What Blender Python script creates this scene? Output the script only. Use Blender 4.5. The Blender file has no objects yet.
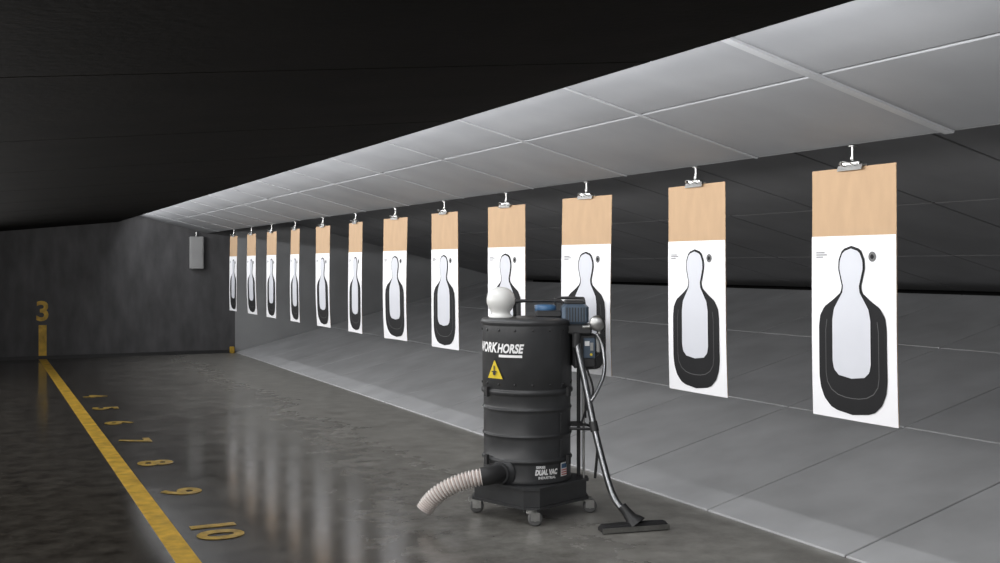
import bpy, math, random
from mathutils import Vector, Matrix
random.seed(4)
S = bpy.context.scene
S.view_settings.view_transform = 'Standard'
TH = math.atan(525/1100)

# ------------------------------------------------------------ materials
def mat(name, col, rough=0.5, metal=0.0, var=0.0, scale=6.0, bump=0.0, bscale=40.0, spec=0.5, emit=None, stretch=(1,1,1)):
    m = bpy.data.materials.new(name); m.use_nodes = True
    nt = m.node_tree; b = nt.nodes['Principled BSDF']
    b.inputs['Roughness'].default_value = rough
    b.inputs['Metallic'].default_value = metal
    b.inputs['Specular IOR Level'].default_value = spec
    b.inputs['Base Color'].default_value = (*col, 1)
    tc = nt.nodes.new('ShaderNodeTexCoord')
    mp = nt.nodes.new('ShaderNodeMapping'); mp.inputs['Scale'].default_value = stretch
    nt.links.new(tc.outputs['Object'], mp.inputs['Vector'])
    if var > 0:
        n = nt.nodes.new('ShaderNodeTexNoise'); n.inputs['Scale'].default_value = scale
        n.inputs['Detail'].default_value = 6
        nt.links.new(mp.outputs[0], n.inputs['Vector'])
        r = nt.nodes.new('ShaderNodeValToRGB')
        r.color_ramp.elements[0].position = .3; r.color_ramp.elements[1].position = .7
        r.color_ramp.elements[0].color = (*[c*(1-var) for c in col], 1)
        r.color_ramp.elements[1].color = (*[min(1, c*(1+var)) for c in col], 1)
        nt.links.new(n.outputs['Fac'], r.inputs['Fac'])
        nt.links.new(r.outputs['Color'], b.inputs['Base Color'])
    if bump > 0:
        n2 = nt.nodes.new('ShaderNodeTexNoise'); n2.inputs['Scale'].default_value = bscale
        n2.inputs['Detail'].default_value = 4
        nt.links.new(mp.outputs[0], n2.inputs['Vector'])
        bp = nt.nodes.new('ShaderNodeBump'); bp.inputs['Strength'].default_value = bump
        bp.inputs['Distance'].default_value = .01
        nt.links.new(n2.outputs['Fac'], bp.inputs['Height'])
        nt.links.new(bp.outputs['Normal'], b.inputs['Normal'])
    if emit:
        b.inputs['Emission Color'].default_value = (*emit[0], 1)
        b.inputs['Emission Strength'].default_value = emit[1]
    return m

M_black = mat('black_powder_coat', (.034, .035, .037), .42, 0, .15, 9, .05, 150)
M_blackplastic = mat('black_plastic', (.02, .02, .021), .5, 0, .1, 9)
M_rubber = mat('grey_rubber', (.12, .12, .12), .6, 0, .1, 9)
M_chrome = mat('wand_metal', (.26, .265, .275), .28, 1, .1, 9)
M_zinc = mat('zinc_steel', (.42, .42, .41), .38, 1, .15, 20)
M_white = mat('white_plastic', (.62, .62, .60), .3, 0, .03, 9)
M_bluegrey = mat('blue_grey_motor', (.08, .11, .15), .35, .3, .15, 14)
M_blue = mat('blue_filter', (.04, .11, .22), .4, 0, .2, 14)
M_label = mat('label_white', (.8, .8, .8), .5, 0, .03, 9)
M_yel = mat('warning_yellow', (.72, .54, .03), .5, 0, .05, 9)
M_red = mat('label_red', (.55, .08, .06), .5, 0, .05, 9)
M_hose1 = mat('hose_clear', (.74, .69, .66), .25, 0, .1, 20)
M_hose2 = mat('hose_wire', (.34, .25, .22), .35, 0, .1, 20)
M_card = mat('cardboard', (.44, .295, .175), .8, 0, .05, 6, .08, 90, stretch=(1, 3, 1))
M_paper = mat('target_paper', (.80, .80, .82), .65, 0, .02, 3)
M_ink = mat('target_ink', (.012, .012, .013), .75, 0, .1, 4, spec=.25)
M_line = mat('target_score_line', (.10, .10, .10), .7, 0, .1, 4, spec=.25)
M_inner = mat('target_inner_grey', (.56, .57, .61), .65, 0, .02, 3)
M_paint = mat('yellow_floor_paint', (.54, .335, .04), .42, 0, .35, 9, .1, 60)
M_paint2 = mat('worn_yellow_paint', (.36, .235, .04), .4, 0, .5, 14, .1, 60)
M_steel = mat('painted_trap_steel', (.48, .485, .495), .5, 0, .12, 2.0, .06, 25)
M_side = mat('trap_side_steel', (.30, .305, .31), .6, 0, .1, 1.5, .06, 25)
M_panel = mat('ceiling_panel_grey', (.265, .27, .28), .65, 0, .10, 1.6, .04, 60)
M_trim = mat('panel_trim_grey', (.36, .365, .375), .55, 0, .05, 5)
M_box = mat('electrical_box_grey', (.34, .34, .34), .5, 0, .05, 5)
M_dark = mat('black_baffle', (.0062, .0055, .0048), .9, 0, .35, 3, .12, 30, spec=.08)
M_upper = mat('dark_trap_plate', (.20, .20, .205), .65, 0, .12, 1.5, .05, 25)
M_shell = mat('dark_shell', (.03, .03, .03), .9, 0, .2, 2)
M_void = mat('trap_void', (.006, .006, .006), .9)

def wall_mat():
    m = mat('rubber_block_wall', (.075, .074, .077), .8, 0, .28, 5, 0, 40, stretch=(1, 1, .35))
    nt = m.node_tree; b = nt.nodes['Principled BSDF']
    tc = nt.nodes['Texture Coordinate']
    sp = nt.nodes.new('ShaderNodeSeparateXYZ'); cb = nt.nodes.new('ShaderNodeCombineXYZ')
    nt.links.new(tc.outputs['Object'], sp.inputs[0])
    nt.links.new(sp.outputs['X'], cb.inputs['X']); nt.links.new(sp.outputs['Z'], cb.inputs['Y'])
    br = nt.nodes.new('ShaderNodeTexBrick'); br.inputs['Scale'].default_value = 1
    br.inputs['Brick Width'].default_value = .6; br.inputs['Row Height'].default_value = .3
    br.inputs['Mortar Size'].default_value = .012
    nt.links.new(cb.outputs[0], br.inputs['Vector'])
    bp = nt.nodes.new('ShaderNodeBump'); bp.inputs['Strength'].default_value = .5; bp.invert = True
    nt.links.new(br.outputs['Fac'], bp.inputs['Height'])
    nt.links.new(bp.outputs['Normal'], b.inputs['Normal'])
    return m
M_wall = wall_mat()

def floor_mat():
    m = bpy.data.materials.new('polished_concrete'); m.use_nodes = True
    nt = m.node_tree; N = nt.nodes; L = nt.links; b = N['Principled BSDF']
    tc = N.new('ShaderNodeTexCoord'); sp = N.new('ShaderNodeSeparateXYZ')
    L.new(tc.outputs['Object'], sp.inputs[0])
    n1 = N.new('ShaderNodeTexNoise'); n1.inputs['Scale'].default_value = 1.1; n1.inputs['Detail'].default_value = 8; n1.inputs['Roughness'].default_value = .65
    L.new(tc.outputs['Object'], n1.inputs['Vector'])
    n2 = N.new('ShaderNodeTexNoise'); n2.inputs['Scale'].default_value = 5; n2.inputs['Detail'].default_value = 9; n2.inputs['Roughness'].default_value = .72
    L.new(tc.outputs['Object'], n2.inputs['Vector'])
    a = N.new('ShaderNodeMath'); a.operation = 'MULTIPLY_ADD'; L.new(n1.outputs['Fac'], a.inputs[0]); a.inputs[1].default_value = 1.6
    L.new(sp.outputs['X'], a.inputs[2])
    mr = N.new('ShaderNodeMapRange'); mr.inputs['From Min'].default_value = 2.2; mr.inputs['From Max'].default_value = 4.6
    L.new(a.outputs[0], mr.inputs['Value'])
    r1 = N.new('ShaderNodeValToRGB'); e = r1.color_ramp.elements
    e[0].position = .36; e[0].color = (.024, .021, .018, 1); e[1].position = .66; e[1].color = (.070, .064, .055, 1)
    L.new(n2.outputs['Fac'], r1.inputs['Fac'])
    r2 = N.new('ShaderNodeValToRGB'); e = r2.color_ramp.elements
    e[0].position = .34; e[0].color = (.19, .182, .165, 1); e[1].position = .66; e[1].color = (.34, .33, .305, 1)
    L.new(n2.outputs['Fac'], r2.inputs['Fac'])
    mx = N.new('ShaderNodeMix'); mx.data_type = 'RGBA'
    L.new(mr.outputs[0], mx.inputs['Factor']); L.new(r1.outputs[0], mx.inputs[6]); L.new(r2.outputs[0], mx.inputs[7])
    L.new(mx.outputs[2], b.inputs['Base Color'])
    rr = N.new('ShaderNodeMapRange'); rr.inputs['To Min'].default_value = .08; rr.inputs['To Max'].default_value = .28
    L.new(mr.outputs[0], rr.inputs['Value'])
    ra = N.new('ShaderNodeMath'); ra.operation = 'MULTIPLY_ADD'; L.new(n2.outputs['Fac'], ra.inputs[0]); ra.inputs[1].default_value = .08
    L.new(rr.outputs[0], ra.inputs[2]); L.new(ra.outputs[0], b.inputs['Roughness'])
    bp = N.new('ShaderNodeBump'); bp.inputs['Strength'].default_value = .016; bp.inputs['Distance'].default_value = .01
    L.new(n2.outputs['Fac'], bp.inputs['Height']); L.new(bp.outputs['Normal'], b.inputs['Normal'])
    return m
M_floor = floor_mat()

# ------------------------------------------------------------ mesh builder
class MB:
    def __init__(s): s.v=[]; s.f=[]; s.m=[]; s.sm=[]; s.mats=[]
    def mi(s, m):
        if m not in s.mats: s.mats.append(m)
        return s.mats.index(m)
    def add(s, vs, fs, m, smooth=False):
        o=len(s.v); s.v += [tuple(v) for v in vs]; k=s.mi(m)
        for f in fs: s.f.append([o+i for i in f]); s.m.append(k); s.sm.append(smooth)
    def box(s, c, d, m, R=None):
        x,y,z=[q/2 for q in d]
        vs=[Vector((a*x,b*y,e*z)) for a in(-1,1) for b in(-1,1) for e in(-1,1)]
        if R: vs=[R@v for v in vs]
        vs=[v+Vector(c) for v in vs]
        s.add(vs,[(0,1,3,2),(4,6,7,5),(0,4,5,1),(2,3,7,6),(0,2,6,4),(1,5,7,3)],m)
    def rbox(s, c, d, m, r=.01, R=None):
        x,y,z=[q/2 for q in d]
        def loop(ix,zz):
            X=x-ix; Y=y-ix
            return [Vector(p) for p in ((-X+r,-Y,zz),(X-r,-Y,zz),(X,-Y+r,zz),(X,Y-r,zz),(X-r,Y,zz),(-X+r,Y,zz),(-X,Y-r,zz),(-X,-Y+r,zz))]
        vs=loop(r,-z)+loop(0,-z+r)+loop(0,z-r)+loop(r,z)
        if R: vs=[R@v for v in vs]
        vs=[v+Vector(c) for v in vs]
        fs=[tuple(reversed(range(8))),tuple(range(24,32))]
        for k in range(3):
            for i in range(8):
                j=(i+1)%8; fs.append((k*8+i,k*8+j,k*8+8+j,k*8+8+i))
        s.add(vs,fs,m)
    def prism(s, poly, z0, z1, m):
        n=len(poly); vs=[(p[0],p[1],z0) for p in poly]+[(p[0],p[1],z1) for p in poly]
        fs=[tuple(reversed(range(n))),tuple(range(n,2*n))]+[(i,(i+1)%n,n+(i+1)%n,n+i) for i in range(n)]
        s.add(vs,fs,m)
    def lathe(s, prof, m, c=(0,0,0), n=48, R=None, smooth=True):
        vs=[];fs=[]
        for r,z in prof:
            for i in range(n):
                a=2*math.pi*i/n; v=Vector((r*math.cos(a),r*math.sin(a),z))
                if R: v=R@v
                vs.append(v+Vector(c))
        for k in range(len(prof)-1):
            for i in range(n):
                j=(i+1)%n; fs.append((k*n+i,k*n+j,(k+1)*n+j,(k+1)*n+i))
        s.add(vs,fs,m,smooth)
        s.add(vs[:n],[tuple(reversed(range(n)))],m); s.add(vs[-n:],[tuple(range(n))],m)
    def cyl(s,a,b,r,m,n=20,r2=None):
        a=Vector(a);b=Vector(b);d=b-a
        R=d.to_track_quat('Z','Y').to_matrix()
        s.lathe([(r,0),(r if r2 is None else r2,d.length)],m,a,n,R)
    def tube(s,pts,r,m,n=14,sub=8,rf=None,mf=None):
        P=[Vector(p) for p in pts]; Q=[]
        for i in range(len(P)-1):
            p0=P[max(i-1,0)];p1=P[i];p2=P[i+1];p3=P[min(i+2,len(P)-1)]
            for k in range(sub):
                t=k/sub
                Q.append(.5*((2*p1)+(p2-p0)*t+(2*p0-5*p1+4*p2-p3)*t*t+(3*p1-p0-3*p2+p3)*t**3))
        Q.append(P[-1]); N=len(Q); up=None; vs=[]
        for i,q in enumerate(Q):
            t=(Q[min(i+1,N-1)]-Q[max(i-1,0)]).normalized()
            if up is None:
                up=t.orthogonal().normalized()
            up=(up-t*up.dot(t)).normalized(); w=t.cross(up)
            rr=rf(i) if rf else r
            for k in range(n):
                a=2*math.pi*k/n; vs.append(q+(up*math.cos(a)+w*math.sin(a))*rr)
        o=len(s.v); s.v+=[tuple(v) for v in vs]
        for i in range(N-1):
            k0=s.mi(mf(i) if mf else m)
            for k in range(n):
                j=(k+1)%n; s.f.append([o+i*n+k,o+i*n+j,o+(i+1)*n+j,o+(i+1)*n+k]); s.m.append(k0); s.sm.append(True)
        s.add(vs[:n],[tuple(reversed(range(n)))],m); s.add(vs[-n:],[tuple(range(n))],m)
    def obj(s,name,parent=None,loc=(0,0,0),rot=(0,0,0)):
        me=bpy.data.meshes.new(name); me.from_pydata(s.v,[],s.f)
        for m in s.mats: me.materials.append(m)
        for p,k,q in zip(me.polygons,s.m,s.sm): p.material_index=k; p.use_smooth=q
        me.update()
        o=bpy.data.objects.new(name,me); S.collection.objects.link(o)
        o.location=loc; o.rotation_euler=rot
        if parent: o.parent=parent
        return o
def sbox(name,x0,x1,y0,y1,z0,z1,m):
    b=MB(); b.box(((x0+x1)/2,(y0+y1)/2,(z0+z1)/2),(x1-x0,y1-y0,z1-z0),m); return b.obj(name)
def text_mesh(txt,size,offset=0.0,shear=0.0,align='CENTER'):
    cu=bpy.data.curves.new('t','FONT'); cu.body=txt; cu.size=size; cu.offset=offset; cu.shear=shear
    cu.align_x=align; cu.align_y='CENTER'; cu.resolution_u=4
    o=bpy.data.objects.new('t',cu); S.collection.objects.link(o)
    dg=bpy.context.evaluated_depsgraph_get(); dg.update()
    me=bpy.data.meshes.new_from_object(o.evaluated_get(dg))
    vs=[tuple(v.co) for v in me.vertices]; fs=[tuple(p.vertices) for p in me.polygons]
    bpy.data.objects.remove(o); bpy.data.curves.remove(cu); bpy.data.meshes.remove(me)
    return vs,fs

# ------------------------------------------------------------ room
YW=20.2
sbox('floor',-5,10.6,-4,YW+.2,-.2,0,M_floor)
sbox('wall_back',-5,4.283,YW,YW+.2,0,3.6,M_wall)
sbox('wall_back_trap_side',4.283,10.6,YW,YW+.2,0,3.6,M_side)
sbox('wall_left',-5.2,-5,-4,YW+.2,0,3.6,M_shell)
sbox('wall_right',10.4,10.6,-4,YW,0,3.6,M_void)
sbox('wall_front',-5,10.6,-4.2,-4,0,3.6,M_shell)
sbox('ceiling',-5,10.6,-4,YW+.2,3.6,3.8,M_shell)
sbox('baseboard_back',-5,4.2,YW-.02,YW,0,.06,M_blackplastic)

def slab_grid(mb,xs,zf,ys,th,gap,m,side=1):
    for i in range(len(xs)-1):
        for j in range(len(ys)-1):
            x0,x1=xs[i]+gap/2,xs[i+1]-gap/2; y0,y1=ys[j]+gap/2,ys[j+1]-gap/2
            c=.004
            vs=[]
            for (ix,dz) in ((c,0),(0,c),(0,th)):
                for (x,y) in ((x0+ix,y0+ix),(x1-ix,y0+ix),(x1-ix,y1-ix),(x0+ix,y1-ix)):
                    vs.append((x,y,zf(x)-side*dz))
            fs=[(0,1,2,3),(8,9,10,11)]
            for k in (0,4):
                for q in range(4):
                    r=(q+1)%4; fs.append((k+q,k+r,k+4+r,k+4+q))
            mb.add(vs,fs,m)

# ramp of the bullet trap
RX=4.283; zr=lambda x:.012+(x-RX)*.25
ysr=[4.61-1.25*6+1.25*k for k in range(0,19)]; ysr=[y for y in ysr if y<YW-.3]+[YW-.01]
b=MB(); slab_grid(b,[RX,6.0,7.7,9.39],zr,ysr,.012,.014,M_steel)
y0,y1=ysr[0],YW-.01
b.add([(RX+.03,y0,0),(9.39,y0,0),(9.39,y0,zr(9.39)-.014),(RX+.03,y0,.001+.0),
       (RX+.03,y1,0),(9.39,y1,0),(9.39,y1,zr(9.39)-.014),(RX+.03,y1,.001)],
      [(0,1,2,3),(4,7,6,5),(1,5,6,2),(3,2,6,7)],M_void)
b.obj('bullet_trap_ramp')

# upper plates of the bullet trap
zu=lambda x:2.75-(x-3.8)*.2414
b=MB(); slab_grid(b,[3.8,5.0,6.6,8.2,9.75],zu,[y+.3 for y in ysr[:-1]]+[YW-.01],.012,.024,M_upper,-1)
b.box((6.8,(y0+y1)/2,3.3),(6.0,y1-y0,.02),M_void)
b.obj('bullet_trap_upper_plates')

# lit ceiling panels above the targets
CX0,CX1=1.75,3.754
zc=lambda x:2.17+(CX1-x)*.252
ysc=[3.41+1.3*k for k in range(-5,13)]+[YW-.01]
b=MB(); slab_grid(b,[CX0,3.02,CX1],zc,ysc,.02,.014,M_panel,-1)
for k,y in enumerate(ysc[1:-1]):
    L=(CX1-CX0)/math.cos(math.atan(.252)); R=Matrix.Rotation(math.atan(.252),3,'Y')
    if abs(y-3.41)<.1:
        b.box(((CX0+CX1)/2,y,zc((CX0+CX1)/2)-.004),(L,.05,.012),M_trim,R)
    else:
        b.box(((CX0+CX1)/2,y-.016,zc((CX0+CX1)/2)-.002),(L,.018,.006),M_trim,R)
b.box((CX1+.005,(ysc[0]+ysc[-1])/2,2.187),(.018,ysc[-1]-ysc[0],.030),M_trim)
b.box((2.75,(ysc[0]+ysc[-1])/2,2.62),(1.95,ysc[-1]-ysc[0],.02),M_void,Matrix.Rotation(math.atan(.252),3,'Y'))
b.obj('ceiling_panel_baffle')

# black baffle ceiling over the firing side
BX=2.256; zb=lambda x:2.35-(BX-x)*.10
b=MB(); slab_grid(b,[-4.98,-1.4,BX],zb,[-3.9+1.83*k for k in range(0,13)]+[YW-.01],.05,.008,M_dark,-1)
b.box((-1.37,8.1,zb(-1.37)+.04),(7.2,24,.015),M_void,Matrix.Rotation(-math.atan(.10),3,'Y'))
b.obj('ceiling_baffle_black')

# floor marks
b=MB(); b.box((1.036,7.6,.0015),(.125,25.1,.003),M_paint); b.obj('yellow_floor_line')
for n in range(4,12):
    v,f=text_mesh(str(n),.38,.014)
    b=MB(); b.add([(x*1.25,y*.95,0) for x,y,z in v],f,M_paint2)
    b.obj('floor_number_marking',loc=(1.30,6.72+1.25*(10-n),.004),rot=(0,0,-math.pi/2))
v,f=text_mesh('3',.46,.012)
b=MB(); b.add([(1.036+x,YW-.006,.80+y) for x,y,z in v],f,M_paint)
b.box((1.036,YW-.004,.29),(.125,.008,.58),M_paint)
b.obj('wall_number_marking')
b=MB(); b.rbox((4.21,YW-.09,.06),(.08,.08,.12),M_paint,.01); b.obj('yellow_corner_block')
b=MB(); b.rbox((3.58,YW-.08,1.82),(.24,.12,.58),M_box,.012); b.box((3.58,YW-.142,1.82),(.19,.008,.5),M_box); b.box((3.66,YW-.15,1.8),(.015,.01,.06),M_zinc)
b.cyl((3.58,YW-.07,2.11),(3.58,YW-.07,2.19),.015,M_zinc)
b.obj('electrical_box')

# ------------------------------------------------------------ targets
OUT=[(0,.055),(.06,.058),(.12,.085),(.155,.13),(.16,.18),(.135,.235),(.115,.275),(.13,.31),(.22,.35),(.33,.39),(.385,.44),(.40,.50),(.40,.78),(.385,.84),(.34,.90),(.26,.945),(.14,.97),(0,.975)]
INN=[(0,.070),(.055,.074),(.105,.097),(.135,.138),(.138,.18),(.113,.235),(.093,.275),(.103,.31),(.155,.355),(.205,.40),(.225,.46),(.225,.69),(.208,.735),(.15,.765),(.08,.775),(0,.777)]
def hw(prof,t):
    for i in range(len(prof)-1):
        a,b_=prof[i],prof[i+1]
        if a[1]<=t<=b_[1]:
            k=(t-a[1])/max(1e-6,b_[1]-a[1]); return a[0]+(b_[0]-a[0])*k
    return 0
W,H=.55,1.196; HP=.872
def target(i,y,yaw):
    curl=random.uniform(-.010,.018); sway=random.uniform(-.012,.012); c2=random.uniform(0,.03)
    def P(s,t,off):
        d=curl*(4*s*s)*(t**.7)-c2*max(0,t-.55)**2*4+sway*s*t
        return (-off-d, -s*W, -t*H)
    b=MB()
    def strip(fn,t0,t1,rows,cols,off,m):
        vs=[];fs=[]
        for r in range(rows+1):
            t=t0+(t1-t0)*r/rows; w=fn(t)
            for c in range(cols+1): vs.append(P(w*(2*c/cols-1),t,off))
        for r in range(rows):
            for c in range(cols):
                a=r*(cols+1)+c; fs.append((a,a+1,a+cols+2,a+cols+1))
        b.add(vs,fs,m,True)
    tp=1-HP/H
    strip(lambda t:.5,0,1,24,10,0,M_card)
    strip(lambda t:.5,0,1,24,10,.003,M_card)
    strip(lambda t:.5,tp,1.004,20,10,.0055,M_paper)
    q=lambda t:(t-tp)/(HP/H)
    iq=lambda t:tp+t*HP/H
    strip(lambda t:hw(OUT,q(t)),iq(.055),iq(.975),64,12,.0085,M_ink)
    strip(lambda t:hw(INN,q(t)),iq(.070),iq(.777),56,8,.0115,M_inner)
    # score line in the black body
    RING=[(.30,.46),(.315,.52),(.315,.76),(.30,.81),(.25,.85),(.17,.875),(.08,.885),(0,.887)]
    pts=[]
    for k in range(len(RING)-1):
        a,c=RING[k],RING[k+1]; n=max(1,int(abs(c[1]-a[1])/.03)+1)
        for j in range(n): pts.append((a[0]+(c[0]-a[0])*j/n,a[1]+(c[1]-a[1])*j/n))
    pts.append(RING[-1]); full=pts+[(-x,t) for x,t in reversed(pts[:-1])]
    vs=[];fs=[]
    for x,t in full:
        vs.append(P(x,iq(t),.0098)); k=.985
        vs.append(P(x*.98,iq(.6+(t-.6)*.985),.0098))
    for k in range(len(full)-1): fs.append((2*k,2*k+1,2*k+3,2*k+2))
    b.add(vs,fs,M_line)
    def disc(s0,t0,r,off,m):
        vs=[P(s0+r/W*math.cos(a),t0+r/H*math.sin(a),off) for a in [2*math.pi*k/20 for k in range(20)]]
        b.add(vs,[tuple(range(20))],m)
    disc(.24,iq(.115),.024,.0075,M_rubber); disc(.24,iq(.115),.011,.009,M_ink)
    for k,(l,yy) in enumerate(((.11,.088),(.14,.10),(.09,.112))):
        vs=[P(-.44,iq(yy),.0075),P(-.44+l,iq(yy),.0075),P(-.44+l,iq(yy+.006),.0075),P(-.44,iq(yy+.006),.0075)]
        b.add(vs,[(0,1,2,3)],M_rubber)
    b.obj('silhouette_shooting_target',loc=(CX1,y,2.063),rot=(0,0,math.radians(yaw)))
    b=MB()
    b.cyl((0,0,.02),(0,0,.100),.007,M_zinc,12)
    b.lathe([(.020,0),(.022,.003),(.020,.006)],M_zinc,(0,0,.094),16)
    b.lathe([(.011,0),(.014,.006),(.011,.018)],M_zinc,(0,0,.03),12)
    b.rbox((-.002,0,.012),(.030,.11,.022),M_zinc,.004)
    b.box((-.019,0,-.006),(.003,.16,.026),M_zinc,Matrix.Rotation(.25,3,'Y'))
    b.box((.012,0,-.006),(.003,.16,.026),M_zinc,Matrix.Rotation(-.15,3,'Y'))
    b.cyl((-.03,-.03,.028),(.03,.05,.020),.004,M_zinc,8)
    b.tube([(-.012,-.03,.0),(-.05,-.035,.012),(-.06,0,.02),(-.05,.035,.012),(-.012,.03,.0)],.0028,M_zinc,8,5)
    b.obj('target_clamp',loc=(CX1,y,2.066),rot=(0,0,math.radians(yaw)))
YAW=[0,0,7.5,6,2.2,5,-3,1,-3.5,0,.5,0]
for i in range(12): target(i,3.985+1.255*i,YAW[i])

# ------------------------------------------------------------ industrial vacuum
V=bpy.data.objects.new('industrial_vacuum_cleaner',None); S.collection.objects.link(V)
V.location=(3.245,6.346,0); V.rotation_euler=(0,0,-TH)
CXD=-.02
b=MB()
def sq(r,cut):
    pts=[]
    for k in range(4):
        a=-math.pi/2+k*math.pi/2
        d=Vector((math.cos(a),math.sin(a))); n=Vector((-d.y,d.x))
        p=d*(r-cut); pts+= [p-n*cut,p+n*cut]
    return [(p.x+CXD+.02,p.y) for p in pts]
b.prism(sq(.425,.05),.212,.228,M_black)
b.prism(sq(.41,.05),.105,.212,M_black)
b.prism(sq(.425,.05),.095,.110,M_black)
b.obj('dolly_base',V)
b=MB()
for k in range(4):
    a=-math.pi/2+k*math.pi/2; x=.365*math.cos(a); y=.365*math.sin(a)
    b.lathe([(.035,.075),(.035,.097)],M_zinc,(x,y,0),20)
    ox,oy=.02,-.012
    b.box((x+ox,y+oy-.024,.060),(.055,.004,.052),M_zinc); b.box((x+ox,y+oy+.024,.060),(.055,.004,.052),M_zinc)
    b.box((x+ox*.5,y+oy,.084),(.065,.052,.005),M_zinc)
    b.lathe([(.036,-.016),(.045,-.011),(.045,.011),(.036,.016)],M_rubber,(x+ox,y+oy,.045),28,Matrix.Rotation(math.pi/2,3,'X'))
    b.cyl((x+ox,y+oy-.029,.045),(x+ox,y+oy+.029,.045),.014,M_zinc,14)
b.obj('casters',V)
prof=[(.26,.225),(.283,.228),(.287,.24),(.283,.252),(.281,.345)]
def bead(z,r0=.283,h=.012,d=.009): return [(r0,z-h),(r0+d*.8,z-h*.6),(r0+d,z),(r0+d*.8,z+h*.6),(r0,z+h)]
prof+=bead(.37)+[(.281,.385),(.281,.50)]+bead(.525,h=.008,d=.006)+[(.281,.54),(.281,.665)]+bead(.69,h=.008,d=.006)
prof+=[(.281,.71),(.281,.775)]+bead(.80,.285,.018,.012)+[(.289,.822),(.289,1.215)]+bead(1.238,.289,.018,.012)+[(.28,1.26),(.10,1.268),(0.001,1.27)]
b=MB(); b.lathe(prof,M_black,(CXD,0,0),72)
for z in (1.19,.85):
    for k in range(16):
        a=2*math.pi*k/16+.1; b.lathe([(.008,0),(.008,.004),(.004,.006)],M_blackplastic,(CXD+.289*math.cos(a),.289*math.sin(a),z),10,Vector((math.cos(a),math.sin(a),0)).to_track_quat('Z','Y').to_matrix())
for a in (-.55,-2.6,1.2,2.6):
    for z in (.80,.37):
        p=Vector((math.cos(a),math.sin(a),0)); R=Matrix.Rotation(a,3,'Z')
        b.box((CXD+p.x*.303,p.y*.303,z),(.018,.035,.06),M_blackplastic,R)
for z0_,z1_ in ((.385,.50),(.54,.665),(.83,1.21)):
    a=-.75; p=Vector((math.cos(a),math.sin(a),0))
    b.box((CXD+p.x*.287,p.y*.287,(z0_+z1_)/2),(.006,.02,z1_-z0_),M_black,Matrix.Rotation(a,3,'Z'))
b.obj('drum_body',V)
b=MB(); b.lathe([(.075,1.265),(.075,1.275),(.060,1.285),(.060,1.30),(.078,1.325),(.090,1.355),(.092,1.385),(.084,1.415),(.062,1.442),(.03,1.457),(.001,1.46)],M_white,(-.19,-.06,0),40)
b.obj('white_float_dome',V)
b=MB()
b.rbox((.12,.03,1.285),(.17,.2,.045),M_blackplastic,.01)
b.lathe([(.065,1.30),(.07,1.31),(.07,1.335),(.06,1.342),(.001,1.345)],M_blue,(.10,.03,0),28)
b.rbox((.285,-.02,1.285),(.17,.24,.13),M_bluegrey,.018)
b.rbox((.285,-.02,1.36),(.13,.18,.03),M_blackplastic,.01)
for k in range(7): b.box((.23+k*.018,-.142,1.285),(.006,.006,.09),M_blackplastic)
b.rbox((.31,-.06,1.19),(.16,.15,.07),M_blackplastic,.012)
b.lathe([(.045,0),(.05,.01),(.05,.035),(.03,.045),(.001,.046)],M_zinc,(.42,-.12,1.23),24,Matrix.Rotation(math.pi/2,3,'X'))
b.cyl((.33,-.13,1.205),(.45,-.13,1.215),.013,M_zinc)
b.cyl((.44,-.10,1.16),(.44,-.10,1.25),.012,M_zinc)
b.obj('motor_head',V)
b=MB()
b.tube([(-.10,.02,1.26),(-.10,.02,1.34),(-.085,.02,1.362),(.0,.02,1.368),(.17,.02,1.368),(.205,.02,1.36),(.215,.02,1.33),(.215,.02,1.26)],.011,M_blackplastic,12,5)
b.tube([(.17,.16,1.26),(.17,.16,1.36),(.19,.16,1.38),(.33,.16,1.38),(.36,.15,1.36),(.36,.12,1.20),(.36,.1,.95),(.36,.06,.60)],.010,M_blackplastic,12,5)
b.obj('lift_handle',V)
b=MB()
b.rbox((.345,-.04,1.05),(.15,.13,.22),M_blackplastic,.012)
b.rbox((.375,-.108,1.07),(.075,.012,.13),M_bluegrey,.004)
b.box((.36,-.116,1.10),(.03,.004,.03),M_label); b.cyl((.385,-.112,1.03),(.385,-.128,1.03),.008,M_yel)
b.box((.39,-.116,1.08),(.02,.004,.05),M_zinc)
b.rbox((.43,-.06,1.10),(.03,.10,.12),M_zinc,.006)
b.obj('control_box',V)
b=MB()
b.tube([(.25,-.10,.555),(.33,-.11,.555),(.40,-.10,.55),(.43,-.06,.53),(.435,-.02,.50),(.435,-.01,.40),(.42,0,.22)],.009,M_blackplastic,10,5)
b.tube([(.25,.08,.555),(.36,.08,.555),(.42,.04,.54)],.009,M_blackplastic,10,5)
b.box((.31,-.02,.575),(.10,.20,.006),M_blackplastic)
b.cyl((.315,.02,.22),(.315,.02,1.2),.012,M_blackplastic)
b.cyl((.345,-.02,.22),(.345,-.02,.95),.008,M_zinc)
b.tube([(.36,-.08,.94),(.40,-.10,.80),(.36,-.12,.70),(.33,-.08,.60)],.007,M_blackplastic,10,6)
b.obj('side_frame',V)
b=MB()
b.lathe([(.085,0),(.085,.012),(.066,.016),(.066,.05)],M_black,(-.17,-.23,.30),28,Vector((-.55,-.8,0)).normalized().to_track_quat('Z','Y').to_matrix())
b.tube([(-.19,-.25,.30),(-.225,-.29,.30),(-.27,-.32,.297),(-.31,-.325,.291)],.058,M_blackplastic,20,5)
b.obj('inlet_elbow',V)
b=MB()
hp=[(-.29,-.325,.293),(-.37,-.325,.277),(-.45,-.325,.252),(-.53,-.32,.215),(-.60,-.315,.165),(-.64,-.31,.12),(-.665,-.31,.08)]
b.tube(hp,.053,M_hose1,24,24,rf=lambda i:.050+.0065*math.sin(i*2*math.pi/6),mf=lambda i:M_hose2 if i%6 in(3,4,) else M_hose1)
b.obj('corrugated_hose',V)
b=MB()
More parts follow.
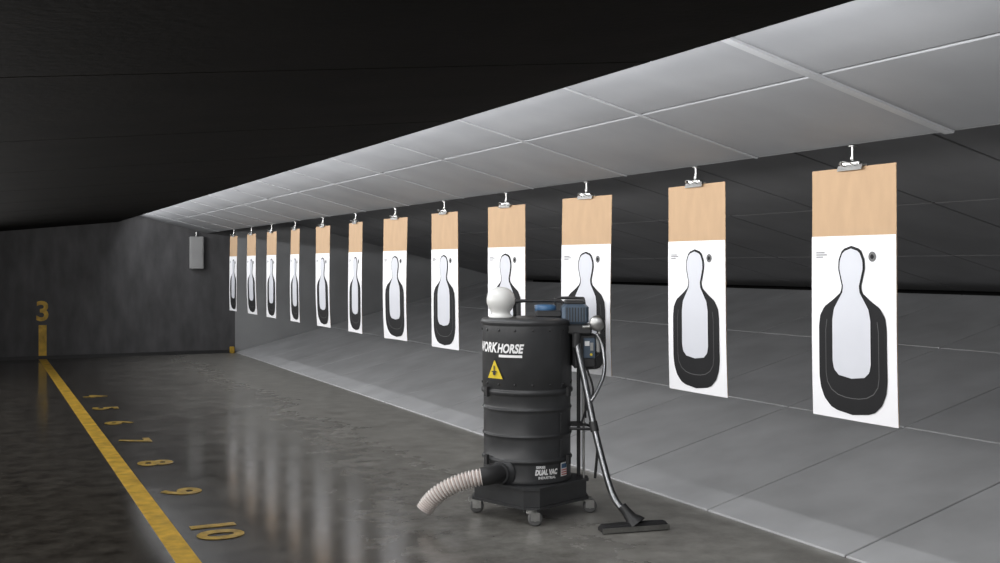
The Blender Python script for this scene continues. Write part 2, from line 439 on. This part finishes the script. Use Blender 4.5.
b.tube([(.29,-.16,1.13),(.30,-.17,1.05),(.345,-.20,.84),(.395,-.25,.58),(.46,-.33,.31),(.50,-.38,.185),(.54,-.43,.125),(.58,-.46,.090)],.0215,M_chrome,16,8)
b.tube([(.36,-.22,.72),(.41,-.22,.80),(.455,-.20,.90),(.465,-.17,1.0),(.45,-.15,1.10),(.42,-.14,1.16)],.012,M_chrome,14,8)
b.cyl((.286,-.158,1.08),(.290,-.165,1.17),.027,M_blackplastic)
b.cyl((.386,-.240,.62),(.398,-.256,.56),.027,M_blackplastic)
b.obj('suction_wand',V)
b=MB()
Rn=Matrix.Rotation(math.radians(16),3,'Z')
c=Vector((.607,-.50,0))
pr=[(-.215,-.045),(.215,-.045),(.215,.03),(.06,.05),(-.06,.05),(-.215,.03)]
def pz(pts,z): return [tuple(Rn@Vector((x,y,z))+c) for x,y in pts]
top=[(x*.93,y*.6) for x,y in pr]
vs=pz(pr,.012)+pz(pr,.030)+pz(top,.050)
fs=[tuple(reversed(range(6))),tuple(range(12,18))]
for k in(0,6):
    for i in range(6): j=(i+1)%6; fs.append((k+i,k+j,k+6+j,k+6+i))
b.add(vs,fs,M_blackplastic)
b.box(c+Rn@Vector((0,-.05,.022)),(.43,.006,.030),M_zinc,Rn)
b.box(c+Rn@Vector((0,-.03,.008)),(.42,.012,.016),M_rubber,Rn); b.box(c+Rn@Vector((0,.02,.008)),(.40,.012,.016),M_rubber,Rn)
b.lathe([(.065,0),(.055,.025),(.038,.05),(.030,.10),(.027,.14)],M_blackplastic,c+Vector((.02,.005,.035)),20,Vector((-.6,.3,.75)).normalized().to_track_quat('Z','Y').to_matrix())
b.obj('floor_nozzle',V)
b=MB()
def wrap(vs,a0,z0,r,kx=1):
    out=[]
    for x,y,z in vs:
        a=a0+x*kx/r; out.append((CXD+r*math.sin(a),-r*math.cos(a),z0+y))
    return out
def wrect(a0,z0,w,h,r,m,n=8):
    vs=[];fs=[]
    for k in range(n+1):
        x=-w/2+w*k/n; vs+=[(x,-h/2,0),(x,h/2,0)]
    for k in range(n): fs.append((2*k,2*k+2,2*k+3,2*k+1))
    b.add(wrap(vs,a0,z0,r),fs,m)
v,f=text_mesh('WORK',.085,.003,.25,'RIGHT'); b.add(wrap(v,-math.radians(43),1.078,.293,.78),f,M_label)
v,f=text_mesh('HORSE',.076,.003,.25,'RIGHT'); b.add(wrap(v,-math.radians(7),1.075,.293,.74),f,M_label)
wrect(-math.radians(23),1.030,.16,.016,.293,M_label)
def tri(s,a0,z0,r,m): b.add(wrap([(-s/2,-s*.43,0),(s/2,-s*.43,0),(s*.02,s*.43,0),(-s*.02,s*.43,0)],a0,z0,r),[(0,1,2,3)],m)
tri(.155,-math.radians(45),.945,.292,M_blackplastic); tri(.132,-math.radians(45),.943,.297,M_yel)
b.add(wrap([(.012*math.cos(t),.012*math.sin(t),0) for t in [2*math.pi*k/16 for k in range(16)]],-math.radians(45),.918,.300),[tuple(range(16))],M_blackplastic)
wrect(-math.radians(45),.948,.010,.040,.3005,M_blackplastic,2)
wrect(-math.radians(45),.930,.045,.008,.3005,M_blackplastic,3)
v,f=text_mesh('DUAL VAC',.044,.003,.2); b.add(wrap(v,math.radians(24),.305,.287,.72),f,M_label)
v,f=text_mesh('INDUSTRIAL',.022,.0008); b.add(wrap(v,math.radians(25),.272,.287),f,M_label)
v,f=text_mesh('SERIES',.022,.0008); b.add(wrap(v,math.radians(16),.338,.287),f,M_label)
wrect(math.radians(52),.312,.065,.085,.290,M_label,5)
wrect(math.radians(52),.334,.055,.028,.292,M_blue,4)
for k in range(3): wrect(math.radians(52),.281+k*.014,.057,.006,.293,M_red,4)
b.obj('labels',V)

# ------------------------------------------------------------ lights
def area(name,loc,direction,sx,sy,power,col=(1,1,1)):
    l=bpy.data.lights.new(name,'AREA'); l.shape='RECTANGLE'; l.size=sx; l.size_y=sy; l.energy=power; l.color=col
    o=bpy.data.objects.new(name,l); S.collection.objects.link(o); o.location=loc
    z=-Vector(direction).normalized(); y=Vector((0,1,0)); x=y.cross(z).normalized()
    R=Matrix((x,y,z)).transposed(); o.rotation_euler=R.to_euler()
    return o
area('strip_light',(2.29,10.2,2.33),(1,0,-.48),.05,19.0,175,(.97,.98,1))
area('added_left_fill',(-1.0,7.5,1.85),(1,0,-.12),.35,19,390,(1,.99,.98))  # added fill outside the view, brightens the ramp and upper plates from the left
for k in range(14):
    l=bpy.data.lights.new('slot_lamp','POINT'); l.energy=3.2; l.shadow_soft_size=.05
    o=bpy.data.objects.new('slot_lamp',l); S.collection.objects.link(o); o.location=(2.16,2.76+1.3*k,2.43)
w=bpy.data.worlds.new('World'); S.world=w; w.use_nodes=True
w.node_tree.nodes['Background'].inputs[0].default_value=(.02,.02,.022,1)

cam=bpy.data.cameras.new('camera'); co=bpy.data.objects.new('camera',cam); S.collection.objects.link(co)
cam.sensor_width=36; cam.lens=39.6; cam.shift_y=-.0165
co.location=(0,0,1.6); co.rotation_euler=(math.pi/2,0,-TH)
S.camera=co
